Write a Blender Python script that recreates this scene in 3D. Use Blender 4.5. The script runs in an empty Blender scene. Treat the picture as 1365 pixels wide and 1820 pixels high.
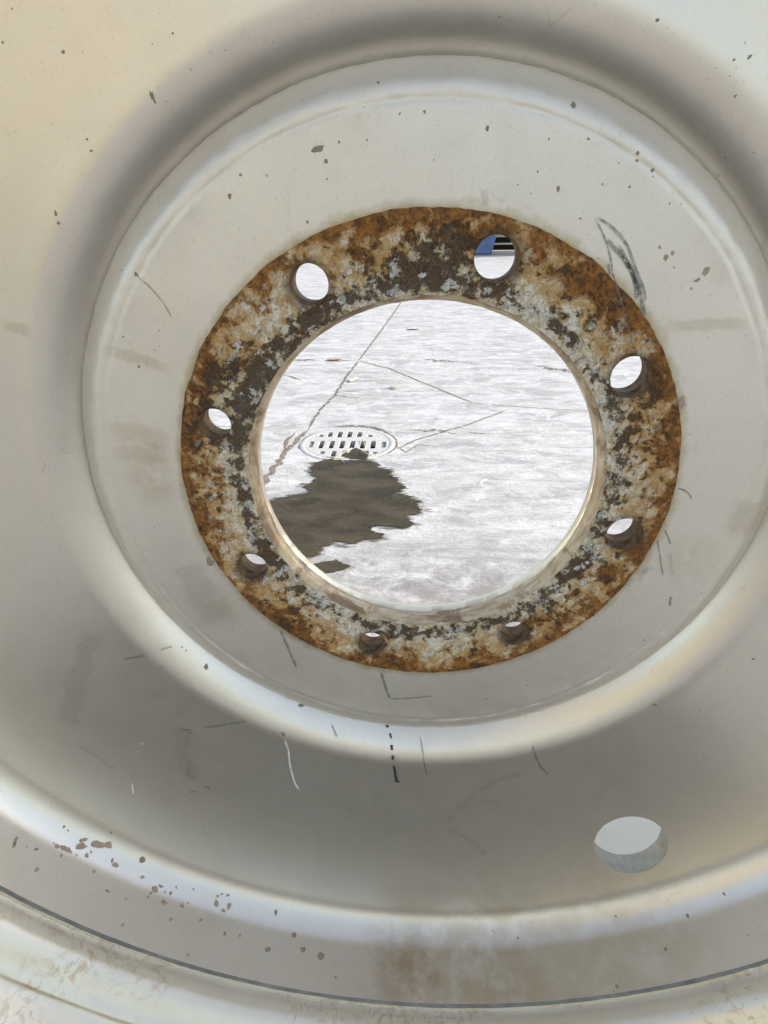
import bpy, bmesh, math, random
from mathutils import Vector, Matrix, noise as mnoise
from mathutils.geometry import tessellate_polygon

scene = bpy.context.scene
COL = scene.collection
R = math.radians
AX = 0.54                      # height of the wheel's axle above the ground

# ------------------------------------------------------------------ camera
cam_data = bpy.data.cameras.new('camera')
cam = bpy.data.objects.new('camera', cam_data)
COL.objects.link(cam)
cam_data.sensor_fit = 'VERTICAL'
cam_data.sensor_height = 24.0
cam_data.lens = 1100.0 / 1820.0 * 24.0
cam_data.clip_start = 0.01
cam_data.clip_end = 2000.0
cx = Vector((0.99860105, 0.05061757, -0.0152905))
cy = Vector((-0.00900743, 0.44778868, 0.89409405))
cz = Vector((0.05210378, -0.89270553, 0.44761818))
mw = Matrix((cx, cy, cz)).transposed().to_4x4()
mw.translation = Vector((-0.0055, -0.3821, 0.1677 + AX))
cam.matrix_world = mw
scene.camera = cam

# ------------------------------------------------------------------ light
SUN_EL = R(22.0)
SUN_AZ = R(77.0)               # clockwise from +Y (away from the camera): the sun stands on the right
world = bpy.data.worlds.new('World')
scene.world = world
world.use_nodes = True
wn = world.node_tree.nodes
sky = wn.new('ShaderNodeTexSky')
sky.sky_type = 'NISHITA'
sky.sun_disc = False
sky.sun_elevation = SUN_EL
sky.sun_rotation = SUN_AZ
sky.air_density = 1.0
sky.dust_density = 1.3
sky.ozone_density = 1.0
wn['Background'].inputs['Strength'].default_value = 0.15
# thin, even high haze over the whole sky
veil = wn.new('ShaderNodeMix'); veil.data_type = 'RGBA'; veil.blend_type = 'ADD'
veil.inputs['Factor'].default_value = 1.0
veil.inputs[7].default_value = (1.15, 1.03, 0.82, 1.0)
world.node_tree.links.new(sky.outputs['Color'], veil.inputs[6])
world.node_tree.links.new(veil.outputs[2], wn['Background'].inputs['Color'])

sun_data = bpy.data.lights.new('sun', 'SUN')
sun_data.energy = 4.2
sun_data.angle = R(0.5)
sun_data.color = (1.0, 0.955, 0.88)
sun = bpy.data.objects.new('sun', sun_data)
COL.objects.link(sun)
to_sun = Vector((math.sin(SUN_AZ) * math.cos(SUN_EL), math.cos(SUN_AZ) * math.cos(SUN_EL), math.sin(SUN_EL)))
sun.rotation_euler = to_sun.to_track_quat('Z', 'Y').to_euler()
sun.location = to_sun * 20

scene.view_settings.view_transform = 'Standard'
scene.view_settings.look = 'None'
scene.view_settings.gamma = 1.0
scene.view_settings.exposure = 1.02
scene.cycles.max_bounces = 6
scene.cycles.use_adaptive_sampling = True
scene.cycles.adaptive_threshold = 0.03
scene.cycles.use_denoising = True

# ------------------------------------------------------------------ helpers
class NT:
    """small node-graph writer"""
    def __init__(self, name):
        self.m = bpy.data.materials.new(name)
        self.m.use_nodes = True
        self.t = self.m.node_tree
        self.bsdf = self.t.nodes['Principled BSDF']
        self.out = self.t.nodes['Material Output']
        self.tc = self.t.nodes.new('ShaderNodeTexCoord').outputs['Object']
    def n(self, kind, **kw):
        nd = self.t.nodes.new(kind)
        for k, v in kw.items():
            setattr(nd, k, v)
        return nd
    def link(self, a, b):
        self.t.links.new(a, b)
    def setin(self, sock, v):
        if isinstance(v, bpy.types.NodeSocket):
            self.link(v, sock)
        elif isinstance(v, (tuple, list)) and sock.type == 'RGBA' and len(v) == 3:
            sock.default_value = (*v, 1.0)
        else:
            sock.default_value = v
    def math(self, op, a, b=0.0, c=0.0, clamp=False):
        nd = self.n('ShaderNodeMath', operation=op, use_clamp=clamp)
        self.setin(nd.inputs[0], a); self.setin(nd.inputs[1], b); self.setin(nd.inputs[2], c)
        return nd.outputs[0]
    def mapr(self, v, a, b, c=0.0, d=1.0, smooth=False):
        nd = self.n('ShaderNodeMapRange')
        nd.interpolation_type = 'SMOOTHSTEP' if smooth else 'LINEAR'
        self.setin(nd.inputs['Value'], v)
        nd.inputs['From Min'].default_value = a; nd.inputs['From Max'].default_value = b
        nd.inputs['To Min'].default_value = c; nd.inputs['To Max'].default_value = d
        return nd.outputs['Result']
    def vec(self, scale=(1, 1, 1), loc=(0, 0, 0), rot=(0, 0, 0), src=None):
        nd = self.n('ShaderNodeMapping')
        self.setin(nd.inputs['Vector'], src or self.tc)
        nd.inputs['Scale'].default_value = scale
        nd.inputs['Location'].default_value = loc
        nd.inputs['Rotation'].default_value = rot
        return nd.outputs[0]
    def noise(self, scale, detail=4, rough=0.55, dist=0.0, vec=None, off=0.0):
        nd = self.n('ShaderNodeTexNoise')
        if vec is None:
            vec = self.vec(loc=(off, off * 1.7, off * 0.6)) if off else self.tc
        self.setin(nd.inputs['Vector'], vec)
        nd.inputs['Scale'].default_value = scale
        nd.inputs['Detail'].default_value = detail
        nd.inputs['Roughness'].default_value = rough
        nd.inputs['Distortion'].default_value = dist
        return nd.outputs['Fac']
    def voro(self, scale, feature='F1', vec=None, rnd=1.0):
        nd = self.n('ShaderNodeTexVoronoi', feature=feature)
        self.setin(nd.inputs['Vector'], vec or self.tc)
        nd.inputs['Scale'].default_value = scale
        nd.inputs['Randomness'].default_value = rnd
        return nd
    def mix(self, fac, a, b, mode='MIX'):
        nd = self.n('ShaderNodeMix', data_type='RGBA', blend_type=mode)
        nd.clamp_factor = True
        self.setin(nd.inputs['Factor'], fac)
        self.setin(nd.inputs[6], a); self.setin(nd.inputs[7], b)
        return nd.outputs[2]
    def bump(self, height, strength=0.3, dist=0.001, normal=None):
        nd = self.n('ShaderNodeBump')
        self.setin(nd.inputs['Height'], height)
        nd.inputs['Strength'].default_value = strength
        nd.inputs['Distance'].default_value = dist
        if normal:
            self.link(normal, nd.inputs['Normal'])
        return nd.outputs[0]
    def polar_r(self):
        s = self.n('ShaderNodeSeparateXYZ'); self.link(self.tc, s.inputs[0])
        a = self.math('MULTIPLY', s.outputs['X'], s.outputs['X'])
        b = self.math('MULTIPLY', s.outputs['Z'], s.outputs['Z'])
        return self.math('SQRT', self.math('ADD', a, b))
    def near(self, p, rad, soft):
        """1 inside a blob round point p (object space), 0 outside"""
        nd = self.n('ShaderNodeVectorMath', operation='DISTANCE')
        self.link(self.tc, nd.inputs[0]); nd.inputs[1].default_value = p
        return self.mapr(nd.outputs['Value'], rad, rad - soft, 0, 1, True)
    def setb(self, **kw):
        for k, v in kw.items():
            self.setin(self.bsdf.inputs[k.replace('_', ' ')], v)
        return self.m


def link_mesh(name, verts, faces, mat, parent=None, loc=(0, 0, 0), smooth=True, sharp=None):
    me = bpy.data.meshes.new(name)
    me.from_pydata([tuple(p) for p in verts], [], faces)
    me.validate()
    me.update()
    return link_me(name, me, mat, parent, loc, smooth, sharp)

def link_me(name, me, mat, parent=None, loc=(0, 0, 0), smooth=True, sharp=None):
    bm = bmesh.new(); bm.from_mesh(me)
    bmesh.ops.remove_doubles(bm, verts=bm.verts, dist=1e-6)
    bmesh.ops.recalc_face_normals(bm, faces=bm.faces)
    bm.to_mesh(me); bm.free()
    for p in me.polygons:
        p.use_smooth = smooth
    if sharp is not None and smooth:
        me.set_sharp_from_angle(angle=R(sharp))
    if not me.materials:
        me.materials.append(mat)
    o = bpy.data.objects.new(name, me)
    COL.objects.link(o)
    o.location = loc
    if parent:
        o.parent = parent
    return o

def lathe(profile, seg=512, closed=False, fn=None):
    """profile of (radius, z towards the camera side) spun about the axle (local Y)"""
    verts, faces = [], []
    n = len(profile)
    for i in range(seg):
        a = 2 * math.pi * i / seg
        ca, sa = math.cos(a), math.sin(a)
        for j, (r, z) in enumerate(profile):
            if fn:
                r, z = fn(a, j, r, z)
            verts.append((r * ca, -z, r * sa))
    m = n if closed else n - 1
    for i in range(seg):
        i2 = (i + 1) % seg
        for j in range(m):
            j2 = (j + 1) % n
            faces.append((i * n + j, i2 * n + j, i2 * n + j2, i * n + j2))
    return verts, faces

def tag(o, label=None, cat=None, group=None, kind=None):
    if label: o['label'] = label
    if cat: o['category'] = cat
    if group: o['group'] = group
    if kind: o['kind'] = kind
    return o

def empty(name, loc=(0, 0, 0)):
    o = bpy.data.objects.new(name, None)
    o.empty_display_size = 0.1
    COL.objects.link(o)
    o.location = loc
    return o

def nz(p, s=1.0):
    return mnoise.noise(Vector(p) * s)

# ------------------------------------------------------------------ materials
HOLE_A0 = 2.0795
PCR = 0.1433
HRAD = [.0117, .0130, .0128, .0122, .0107, .0106, .0112, .0108]

def mat_paint(name, chips=0.0, rim=False, metal=0.85, r0=0.325, r1=0.36):
    t = NT(name)
    big = t.noise(5.0, 4, 0.55, 0.4)
    mid = t.noise(38.0, 4, 0.6, 0.6, off=3.1)
    fine = t.noise(900.0, 3, 0.6)
    col = t.mix(t.mapr(big, 0.35, 0.68), (0.635, 0.592, 0.52), (0.685, 0.645, 0.57))
    col = t.mix(t.math('MULTIPLY', t.mapr(mid, 0.52, 0.75), 0.14), col, (0.47, 0.43, 0.345))
    # thin pinkish-brown dust film
    dust = t.noise(14.0, 5, 0.65, 0.8, off=7.7)
    col = t.mix(t.math('MULTIPLY', t.mapr(dust, 0.5, 0.72), 0.12), col, (0.50, 0.43, 0.36))
    if not rim:
        r = t.polar_r()
        bl = t.math('MULTIPLY', t.mapr(t.math('ADD', r, t.math('MULTIPLY', t.math('SUBTRACT', t.noise(70.0, 5, 0.7, 0.2, off=4.4), 0.5), -0.014)), 0.1705, 0.1645), 0.75)
        col = t.mix(bl, col, (0.36, 0.29, 0.14))
    # fine grit and hairline scuffs
    grit = t.noise(420.0, 4, 0.7, 0.0, off=6.6)
    col = t.mix(t.math('MULTIPLY', t.mapr(grit, 0.58, 0.72), 0.35), col, (0.36, 0.33, 0.27))
    hair = t.voro(16.0, 'DISTANCE_TO_EDGE', vec=t.warp(t.noise(6.0, 3, 0.6), 0.25))
    hm = t.math('MULTIPLY', t.mapr(hair.outputs['Distance'], 0.006, 0.002), t.mapr(t.noise(22.0, 3, 0.6, 0, off=15.0), 0.60, 0.68))
    col = t.mix(t.math('MULTIPLY', hm, 0.35), col, (0.33, 0.30, 0.25))
    # tiny dirt specks
    v1 = t.voro(95.0)
    sel = t.math('GREATER_THAN', t.sep(v1), 0.80)
    wob = t.math('ADD', v1.outputs['Distance'], t.math('MULTIPLY', t.math('SUBTRACT', t.noise(500, 2), 0.5), 0.12))
    spk = t.math('MULTIPLY', t.mapr(wob, 0.085, 0.05), sel)
    v2 = t.voro(260.0)
    sel2 = t.math('GREATER_THAN', t.sep(v2), 0.93)
    spk2 = t.math('MULTIPLY', t.mapr(v2.outputs['Distance'], 0.16, 0.08), sel2)
    area = t.mapr(t.noise(9.0, 2, 0.5, 0, off=11.3), 0.45, 0.62)
    spk = t.math('MULTIPLY', t.math('MAXIMUM', spk, spk2), area)
    col = t.mix(t.math('MULTIPLY', spk, 0.75), col, (0.16, 0.125, 0.085))
    height = t.math('ADD', t.math('MULTIPLY', fine, 0.05), t.math('MULTIPLY', t.noise(140.0, 3, 0.5, 0, off=5.0), 0.25))
    rough = t.mapr(t.noise(60.0, 4, 0.6, 0.3, off=1.9), 0.3, 0.7, r0, r1)
    if rim:
        col = t.mix(0.6, col, (0.70, 0.64, 0.50))
        ch = t.noise(85.0, 5, 0.62, 1.6, off=2.2)
        zone = t.mapr(t.noise(11.0, 3, 0.5, 0.3, off=8.0), 0.46, 0.62)
        m = t.math('MULTIPLY', t.mapr(ch, 0.585, 0.615), zone)
        ring = t.math('MULTIPLY', t.mapr(t.math('ABSOLUTE', t.math('SUBTRACT', ch, 0.56)), 0.022, 0.004), zone)
        col = t.mix(t.math('MULTIPLY', m, 0.75), col, (0.50, 0.35, 0.24))
        col = t.mix(t.math('MULTIPLY', ring, 0.6), col, (0.40, 0.31, 0.19))
        height = t.math('SUBTRACT', height, t.math('MULTIPLY', m, 0.3))
    else:
        # old brown water stain low on the skirt, and lesser ones
        for p, rad, soft, colr, amt in STAINS:
            w = t.math('MULTIPLY', t.near(p, rad, soft), t.mapr(t.noise(40.0, 6, 0.68, 0.1, off=p[0] * 9 + 2), 0.38, 0.58))
            col = t.mix(t.math('MULTIPLY', w, amt), col, colr)
    nrm = t.bump(height, 0.35, 0.0006)
    return t.setb(Base_Color=col, Roughness=rough, Metallic=metal, Normal=nrm,
                  Specular_IOR_Level=0.5, Coat_Weight=0.12, Coat_Roughness=0.25)

NT.sep = lambda self, v: self._sep(v)
def _sep(self, v):
    s = self.n('ShaderNodeSeparateColor')
    self.link(v.outputs['Color'], s.inputs[0])
    return s.outputs[0]
NT._sep = _sep

STAINS = [
    ((-0.010, -0.060, -0.462), 0.060, 0.055, (0.36, 0.26, 0.15), 0.7),
    ((0.060, -0.062, -0.462), 0.130, 0.128, (0.40, 0.32, 0.19), 0.6),
    ((0.170, -0.060, -0.43), 0.120, 0.10, (0.46, 0.39, 0.25), 0.4),
    ((-0.185, 0.0, 0.0), 0.030, 0.03, (0.42, 0.34, 0.20), 0.5),
    ((-0.15, -0.002, -0.105), 0.030, 0.03, (0.42, 0.36, 0.24), 0.4),
    ((0.185, 0.0, -0.06), 0.030, 0.03, (0.44, 0.37, 0.25), 0.35),
]

def mat_rust():
    t = NT('rusty_steel')
    r = t.polar_r()
    n0 = t.noise(24.0, 4, 0.5, 0.2, off=21.0)
    n1 = t.noise(68.0, 7, 0.68, 0.25)
    n2 = t.noise(190.0, 6, 0.68, 0.2, off=4.0)
    n3 = t.noise(560.0, 5, 0.68, 0.1, off=9.0)
    n4 = t.noise(110.0, 7, 0.72, 0.3, off=13.0)
    # worn pale paint
    col = t.mix(t.mapr(n3, 0.38, 0.62), (0.66, 0.58, 0.43), (0.42, 0.33, 0.20))
    col = t.mix(t.mapr(n2, 0.47, 0.56), col, (0.70, 0.65, 0.54))
    # ochre bleed
    och = t.math('ADD', t.math('ADD', t.math('MULTIPLY', n4, 0.7), t.math('MULTIPLY', n0, 0.3)), t.mapr(r, 0.125, 0.163, 0.015, 0.12))
    col = t.mix(t.math('MULTIPLY', t.mapr(och, 0.48, 0.60), 0.9), col, t.mix(t.mapr(n3, 0.4, 0.6), (0.33, 0.165, 0.035), (0.54, 0.335, 0.11)))
    # orange-brown rust, heaviest towards the outer edge
    ru = t.math('ADD', t.math('ADD', t.math('MULTIPLY', n1, 0.75), t.math('MULTIPLY', n0, 0.25)), t.mapr(r, 0.128, 0.165, -0.11, 0.095))
    col = t.mix(t.mapr(ru, 0.50, 0.56), col, t.mix(t.mapr(n2, 0.38, 0.62), (0.10, 0.040, 0.010), (0.36, 0.15, 0.028)))
    edge = t.math('ADD', t.mapr(r, 0.1575, 0.165, 0, 0.5), t.math('MULTIPLY', t.math('SUBTRACT', n1, 0.5), 1.5))
    col = t.mix(t.math('MULTIPLY', t.mapr(edge, 0.22, 0.42), 0.92), col, t.mix(t.mapr(n2, 0.4, 0.6), (0.10, 0.042, 0.010), (0.34, 0.150, 0.030)))
    # dark scale, in a ragged band close to the bore and in blotches
    band = t.math('SUBTRACT', 1.0, t.math('ABSOLUTE', t.math('MULTIPLY', t.math('SUBTRACT', r, 0.1262), 95.0)), clamp=True)
    blot = t.math('ADD', t.math('MULTIPLY', t.near((0.005, 0, 0.142), 0.028, 0.026), 0.075), t.math('MULTIPLY', t.near((-0.118, 0, 0.05), 0.06, 0.05), 0.045))
    dk = t.math('ADD', t.math('ADD', t.math('ADD', t.math('MULTIPLY', n2, 0.35), t.math('MULTIPLY', n4, 0.40)), t.math('MULTIPLY', n0, 0.25)), t.math('ADD', t.math('MULTIPLY', band, 0.078), blot))
    dmask = t.mapr(dk, 0.540, 0.575)
    col = t.mix(t.math('MULTIPLY', dmask, 0.93), col, t.mix(t.mapr(n3, 0.38, 0.62), (0.016, 0.011, 0.007), (0.115, 0.066, 0.036)))
    for k in range(8):
        ac = HOLE_A0 - k * math.pi / 4
        w_ = t.math('MULTIPLY', t.near((PCR * math.cos(ac), 0, PCR * math.sin(ac)), HRAD[k] + 0.0065, 0.0055), t.mapr(n2, 0.36, 0.58))
        col = t.mix(t.math('MULTIPLY', w_, 0.8), col, (0.075, 0.045, 0.020))
    # small dark pits everywhere
    pit = t.math('MULTIPLY', t.mapr(n3, 0.56, 0.64), t.mapr(n1, 0.40, 0.56))
    col = t.mix(t.math('MULTIPLY', pit, 0.85), col, (0.045, 0.024, 0.011))
    # surviving pale paint flakes with crisp edges
    vf = t.voro(165.0, vec=t.warp(n2, 0.02))
    fsel = t.math('GREATER_THAN', t.math('ADD', t.sep(vf), t.math('MULTIPLY', band, 0.22)), 0.85)
    fl = t.math('MULTIPLY', t.mapr(t.math('ADD', vf.outputs['Distance'], t.math('MULTIPLY', t.math('SUBTRACT', n3, 0.5), 1.1)), 0.44, 0.38), fsel)
    fl = t.math('MULTIPLY', fl, t.mapr(r, 0.156, 0.148))
    col = t.mix(t.math('MULTIPLY', fl, 0.85), col, t.mix(t.mapr(n3, 0.35, 0.65), (0.72, 0.70, 0.63), (0.48, 0.46, 0.40)))
    h = t.math('ADD', t.math('MULTIPLY', n2, 0.7), t.math('MULTIPLY', n3, 0.5))
    h = t.math('ADD', h, t.math('MULTIPLY', fl, 0.35))
    h = t.math('SUBTRACT', h, t.math('MULTIPLY', dmask, 0.35))
    nrm = t.bump(h, 1.0, 0.0024)
    return t.setb(Base_Color=col, Roughness=t.mapr(n2, 0.3, 0.7, 0.55, 0.85), Metallic=0.0, Normal=nrm, Specular_IOR_Level=0.35)

def _warp(self, fac, amt):
    nd = self.n('ShaderNodeVectorMath', operation='ADD')
    self.link(self.tc, nd.inputs[0])
    c = self.n('ShaderNodeCombineXYZ')
    d = self.math('MULTIPLY', self.math('SUBTRACT', fac, 0.5), amt)
    self.link(d, c.inputs[0]); self.link(d, c.inputs[2])
    self.link(c.outputs[0], nd.inputs[1])
    return nd.outputs[0]
NT.warp = _warp

def mat_bore():
    t = NT('worn_bore_steel')
    r = t.polar_r()
    n1 = t.noise(70.0, 5, 0.6, 0.5)
    st = t.noise(60.0, 4, 0.6, 0.0, vec=t.vec(scale=(1, 7, 1)))
    s = t.n('ShaderNodeSeparateXYZ'); t.link(t.tc, s.inputs[0])
    col = t.mix(t.mapr(n1, 0.38, 0.62), (0.56, 0.48, 0.36), (0.42, 0.33, 0.215))
    col = t.mix(t.math('MULTIPLY', t.mapr(st, 0.50, 0.62), 0.6), col, (0.24, 0.16, 0.08))
    rust = t.math('MULTIPLY', t.mapr(t.noise(30.0, 5, 0.65, 0.8, off=6.0), 0.50, 0.60), 0.75)
    col = t.mix(rust, col, (0.15, 0.085, 0.04))
    rear = t.mapr(t.math('ADD', s.outputs['Y'], t.math('MULTIPLY', t.math('SUBTRACT', n1, 0.5), 0.006)), 0.0112, 0.0128)
    col = t.mix(t.math('MULTIPLY', rear, 0.85), col, (0.70, 0.63, 0.50))
    nrm = t.bump(t.math('ADD', n1, t.math('MULTIPLY', st, 0.5)), 0.4, 0.0008)
    return t.setb(Base_Color=col, Roughness=t.mapr(rear, 0, 1, 0.5, 0.3), Metallic=t.mapr(rear, 0, 1, 0.3, 0.8), Normal=nrm)

def mat_simple(name, c1, c2, scale=60.0, rough=0.7, metallic=0.0, bump=0.3, bd=0.001):
    t = NT(name)
    n = t.noise(scale, 5, 0.6, 0.4)
    col = t.mix(t.mapr(n, 0.35, 0.65), c1, c2)
    return t.setb(Base_Color=col, Roughness=rough, Metallic=metallic, Normal=t.bump(n, bump, bd))

def mat_mark(name, c, cover=0.5, rough=0.6, dens=0.5, spread=0.08):
    """grease pencil / scuff: colour that only catches on the high spots of the paint"""
    t = NT(name)
    n = t.noise(1500.0, 3, 0.6)
    n2 = t.noise(260.0, 3, 0.6, 0, off=3.0)
    a = t.mapr(t.math('ADD', t.math('MULTIPLY', n, 0.6), t.math('MULTIPLY', n2, 0.4)), dens - spread, dens + spread, 0.0, 1.0)
    # fade to nothing across the stroke's edges (UV.y runs across the stroke)
    uv = t.n('ShaderNodeUVMap'); s = t.n('ShaderNodeSeparateXYZ'); t.link(uv.outputs[0], s.inputs[0])
    e = t.math('ABSOLUTE', t.math('SUBTRACT', s.outputs['Y'], 0.5))
    u = t.math('ABSOLUTE', t.math('SUBTRACT', s.outputs['X'], 0.5))
    soft = t.math('MULTIPLY', t.mapr(e, 0.5, 0.2, 0, 1, True), t.mapr(u, 0.5, 0.22 if name.startswith('yellow') else 0.42, 0, 1, True))
    a = t.math('MULTIPLY', t.math('MULTIPLY', a, soft), cover, clamp=True)
    return t.setb(Base_Color=c, Roughness=rough, Metallic=0.1, Alpha=a)

M = {}
M['paint'] = mat_paint('silver_white_wheel_paint')
M['plate'] = mat_paint('matte_silver_white_plate_paint', metal=0.72, r0=0.43, r1=0.50)
M['rimpaint'] = mat_paint('silver_white_rim_paint', rim=True, metal=0.72, r0=0.30, r1=0.42)
M['rust'] = mat_rust()
M['bore'] = mat_bore()
M['boltbore'] = mat_simple('rusty_bolt_bore', (0.23, 0.135, 0.05), (0.075, 0.042, 0.018), 140.0, 0.75, 0.0, 0.9, 0.003)
M['bare'] = mat_simple('dull_bare_steel_edge', (0.15, 0.148, 0.14), (0.27, 0.26, 0.235), 60.0, 0.75, 0.2)
M['dirt'] = mat_simple('dried_mud', (0.19, 0.16, 0.11), (0.30, 0.26, 0.19), 900.0, 0.9)
M['chip'] = mat_simple('chipped_brown_primer', (0.28, 0.205, 0.15), (0.42, 0.33, 0.25), 500.0, 0.8)
M['g'] = mat_mark('graphite_stroke', (0.14, 0.145, 0.135), 0.62, 0.5, 0.46)
M['f'] = mat_mark('faint_smudge', (0.22, 0.21, 0.185), 0.16, 0.6, 0.42, 0.2)
M['k'] = mat_mark('black_marker_stroke', (0.03, 0.032, 0.038), 1.0, 0.5, 0.36)
M['w'] = mat_mark('pale_scratch', (0.80, 0.80, 0.76), 0.75, 0.4, 0.43)
M['b'] = mat_mark('brown_hair_scratch', (0.24, 0.15, 0.09), 0.8, 0.7, 0.45)
M['y'] = mat_mark('yellow_water_stain', (0.46, 0.34, 0.14), 0.24, 0.6, 0.45, 0.3)

# ------------------------------------------------------------------ the setting
def mat_concrete():
    t = NT('sunlit_concrete')
    streak = t.noise(1.0, 7, 0.68, 1.2, vec=t.vec(scale=(4.5, 15.0, 1.0), rot=(0, 0, R(-3))))
    streak2 = t.noise(1.0, 6, 0.65, 1.0, vec=t.vec(scale=(8.0, 40.0, 1.0), loc=(3, 1, 0), rot=(0, 0, R(2))))
    fine = t.noise(150.0, 4, 0.65)
    grain = t.noise(20.0, 6, 0.68, 0.8, off=5.0)
    blot = t.noise(1.0, 5, 0.65, 0.9, off=2.0, vec=t.vec(scale=(5.0, 11.0, 1.0), loc=(9, 4, 0)))
    col = t.mix(t.mapr(streak, 0.38, 0.60), (0.38, 0.37, 0.36), (0.49, 0.48, 0.475))
    col = t.mix(t.math('MULTIPLY', t.mapr(blot, 0.48, 0.62), 0.75), col, (0.27, 0.26, 0.258))
    col = t.mix(t.math('MULTIPLY', t.mapr(streak2, 0.54, 0.68), 0.5), col, (0.27, 0.24, 0.21))
    col = t.mix(t.math('MULTIPLY', t.mapr(grain, 0.54, 0.68), 0.45), col, (0.25, 0.24, 0.23))
    col = t.mix(t.math('MULTIPLY', t.mapr(grain, 0.46, 0.34), 0.7), col, (0.55, 0.545, 0.54))
    aggr = t.noise(95.0, 5, 0.72, 0.0, off=3.3)
    col = t.mix(t.math('MULTIPLY', t.mapr(aggr, 0.54, 0.68), 0.5), col, (0.20, 0.185, 0.17))
    col = t.mix(t.math('MULTIPLY', t.mapr(fine, 0.60, 0.70), 0.6), col, (0.17, 0.15, 0.13))
    # dark tyre scuffs lying across
    sc = t.noise(1.0, 4, 0.55, 0.2, vec=t.vec(scale=(1.7, 22.0, 1.0), loc=(7.3, 2.2, 0), rot=(0, 0, R(-4))))
    col = t.mix(t.math('MULTIPLY', t.mapr(sc, 0.66, 0.71), t.mapr(grain, 0.4, 0.6, 0.2, 0.8)), col, (0.20, 0.175, 0.15))
    # greyer, more worn patch near the wheel
    s = t.n('ShaderNodeSeparateXYZ'); t.link(t.tc, s.inputs[0])
    nearw = t.math('MULTIPLY', t.mapr(t.math('ADD', s.outputs['Y'], t.math('MULTIPLY', t.math('SUBTRACT', grain, 0.5), 0.5)), 0.93, 0.72), t.mapr(t.noise(17.0, 4, 0.6, 0.5, off=1.0), 0.36, 0.6))
    col = t.mix(t.math('MULTIPLY', nearw, 0.85), col, (0.20, 0.19, 0.18))
    h = t.math('ADD', t.math('MULTIPLY', fine, 0.35), t.math('ADD', t.math('MULTIPLY', streak2, 0.6), t.math('MULTIPLY', grain, 0.8)))
    return t.setb(Base_Color=col, Roughness=0.85, Specular_IOR_Level=0.3, Normal=t.bump(h, 0.5, 0.006))

M['concrete'] = mat_concrete()
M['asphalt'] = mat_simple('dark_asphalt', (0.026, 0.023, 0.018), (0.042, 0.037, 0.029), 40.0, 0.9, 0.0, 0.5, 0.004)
def mat_crack(name, c1, c2, lo, hi):
    t = NT(name)
    n = t.noise(60.0, 5, 0.68, 0.2)
    col = t.mix(t.mapr(n, 0.35, 0.65), c1, c2)
    return t.setb(Base_Color=col, Roughness=0.95, Alpha=t.mapr(t.noise(38.0, 5, 0.7, 0.3, off=5.0), lo, hi))
M['crack'] = mat_crack('dirt_filled_crack', (0.10, 0.075, 0.055), (0.24, 0.19, 0.15), 0.36, 0.50)
M['wet'] = None

DR = Vector((-0.2325, 1.5275))          # centre of the drain

def flat_fill(name, loops, z, mat, parent=None):
    polys = [[Vector((p[0], p[1], 0)) for p in lp] for lp in loops]
    tris = tessellate_polygon(polys)
    verts = [(p[0], p[1], z) for lp in loops for p in lp]
    o = link_mesh(name, verts, [tuple(t) for t in tris], mat, parent, smooth=False)
    for p in o.data.polygons:
        if p.normal.z < 0:
            o.data.flip_normals(); break
    return o

base = flat_fill('ground', [[(-600, -600), (600, -600), (600, 600), (-600, 600)]], -0.30, M['asphalt'])
tag(base, kind='structure')
lower = flat_fill('path', [[(-0.65, -0.85), (0.42, -0.85), (0.42, -0.14), (-0.65, -0.14)]], 0.005, M['asphalt'])  # unseen dark strip added in front to darken the wheel's reflections
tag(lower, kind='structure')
hole = [(DR.x + 0.146 * math.cos(2 * math.pi * i / 64), DR.y + 0.146 * math.sin(2 * math.pi * i / 64)) for i in range(64)]
yard = flat_fill('pavement', [[(-60, -60), (60, -60), (60, 60), (-60, 60)], hole], 0.0, M['concrete'])
tag(yard, kind='structure')

# unseen ochre reflector added behind left of the viewer to throw warm light
M['wash'] = mat_simple('ochre_limewash', (0.25, 0.212, 0.135), (0.295, 0.255, 0.17), 3.0, 0.9, 0.0, 0.3, 0.01)
def slab(name, x0, x1, y0, y1, z0, z1, mat, parent=None):
    vs = [(x, y, z) for x in (x0, x1) for y in (y0, y1) for z in (z0, z1)]
    fs = [(0, 1, 3, 2), (4, 6, 7, 5), (0, 4, 5, 1), (2, 3, 7, 6), (0, 2, 6, 4), (1, 5, 7, 3)]
    return link_mesh(name, vs, fs, mat, parent, smooth=False)
bounce_slab = tag(slab('wall', -2.05, -1.75, -9.0, -3.0, 0.001, 3.4, M['wash']), kind='structure')
slab('coping', -2.10, -1.70, -9.05, -2.95, 3.401, 3.48, M['wash'], bounce_slab)

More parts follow.
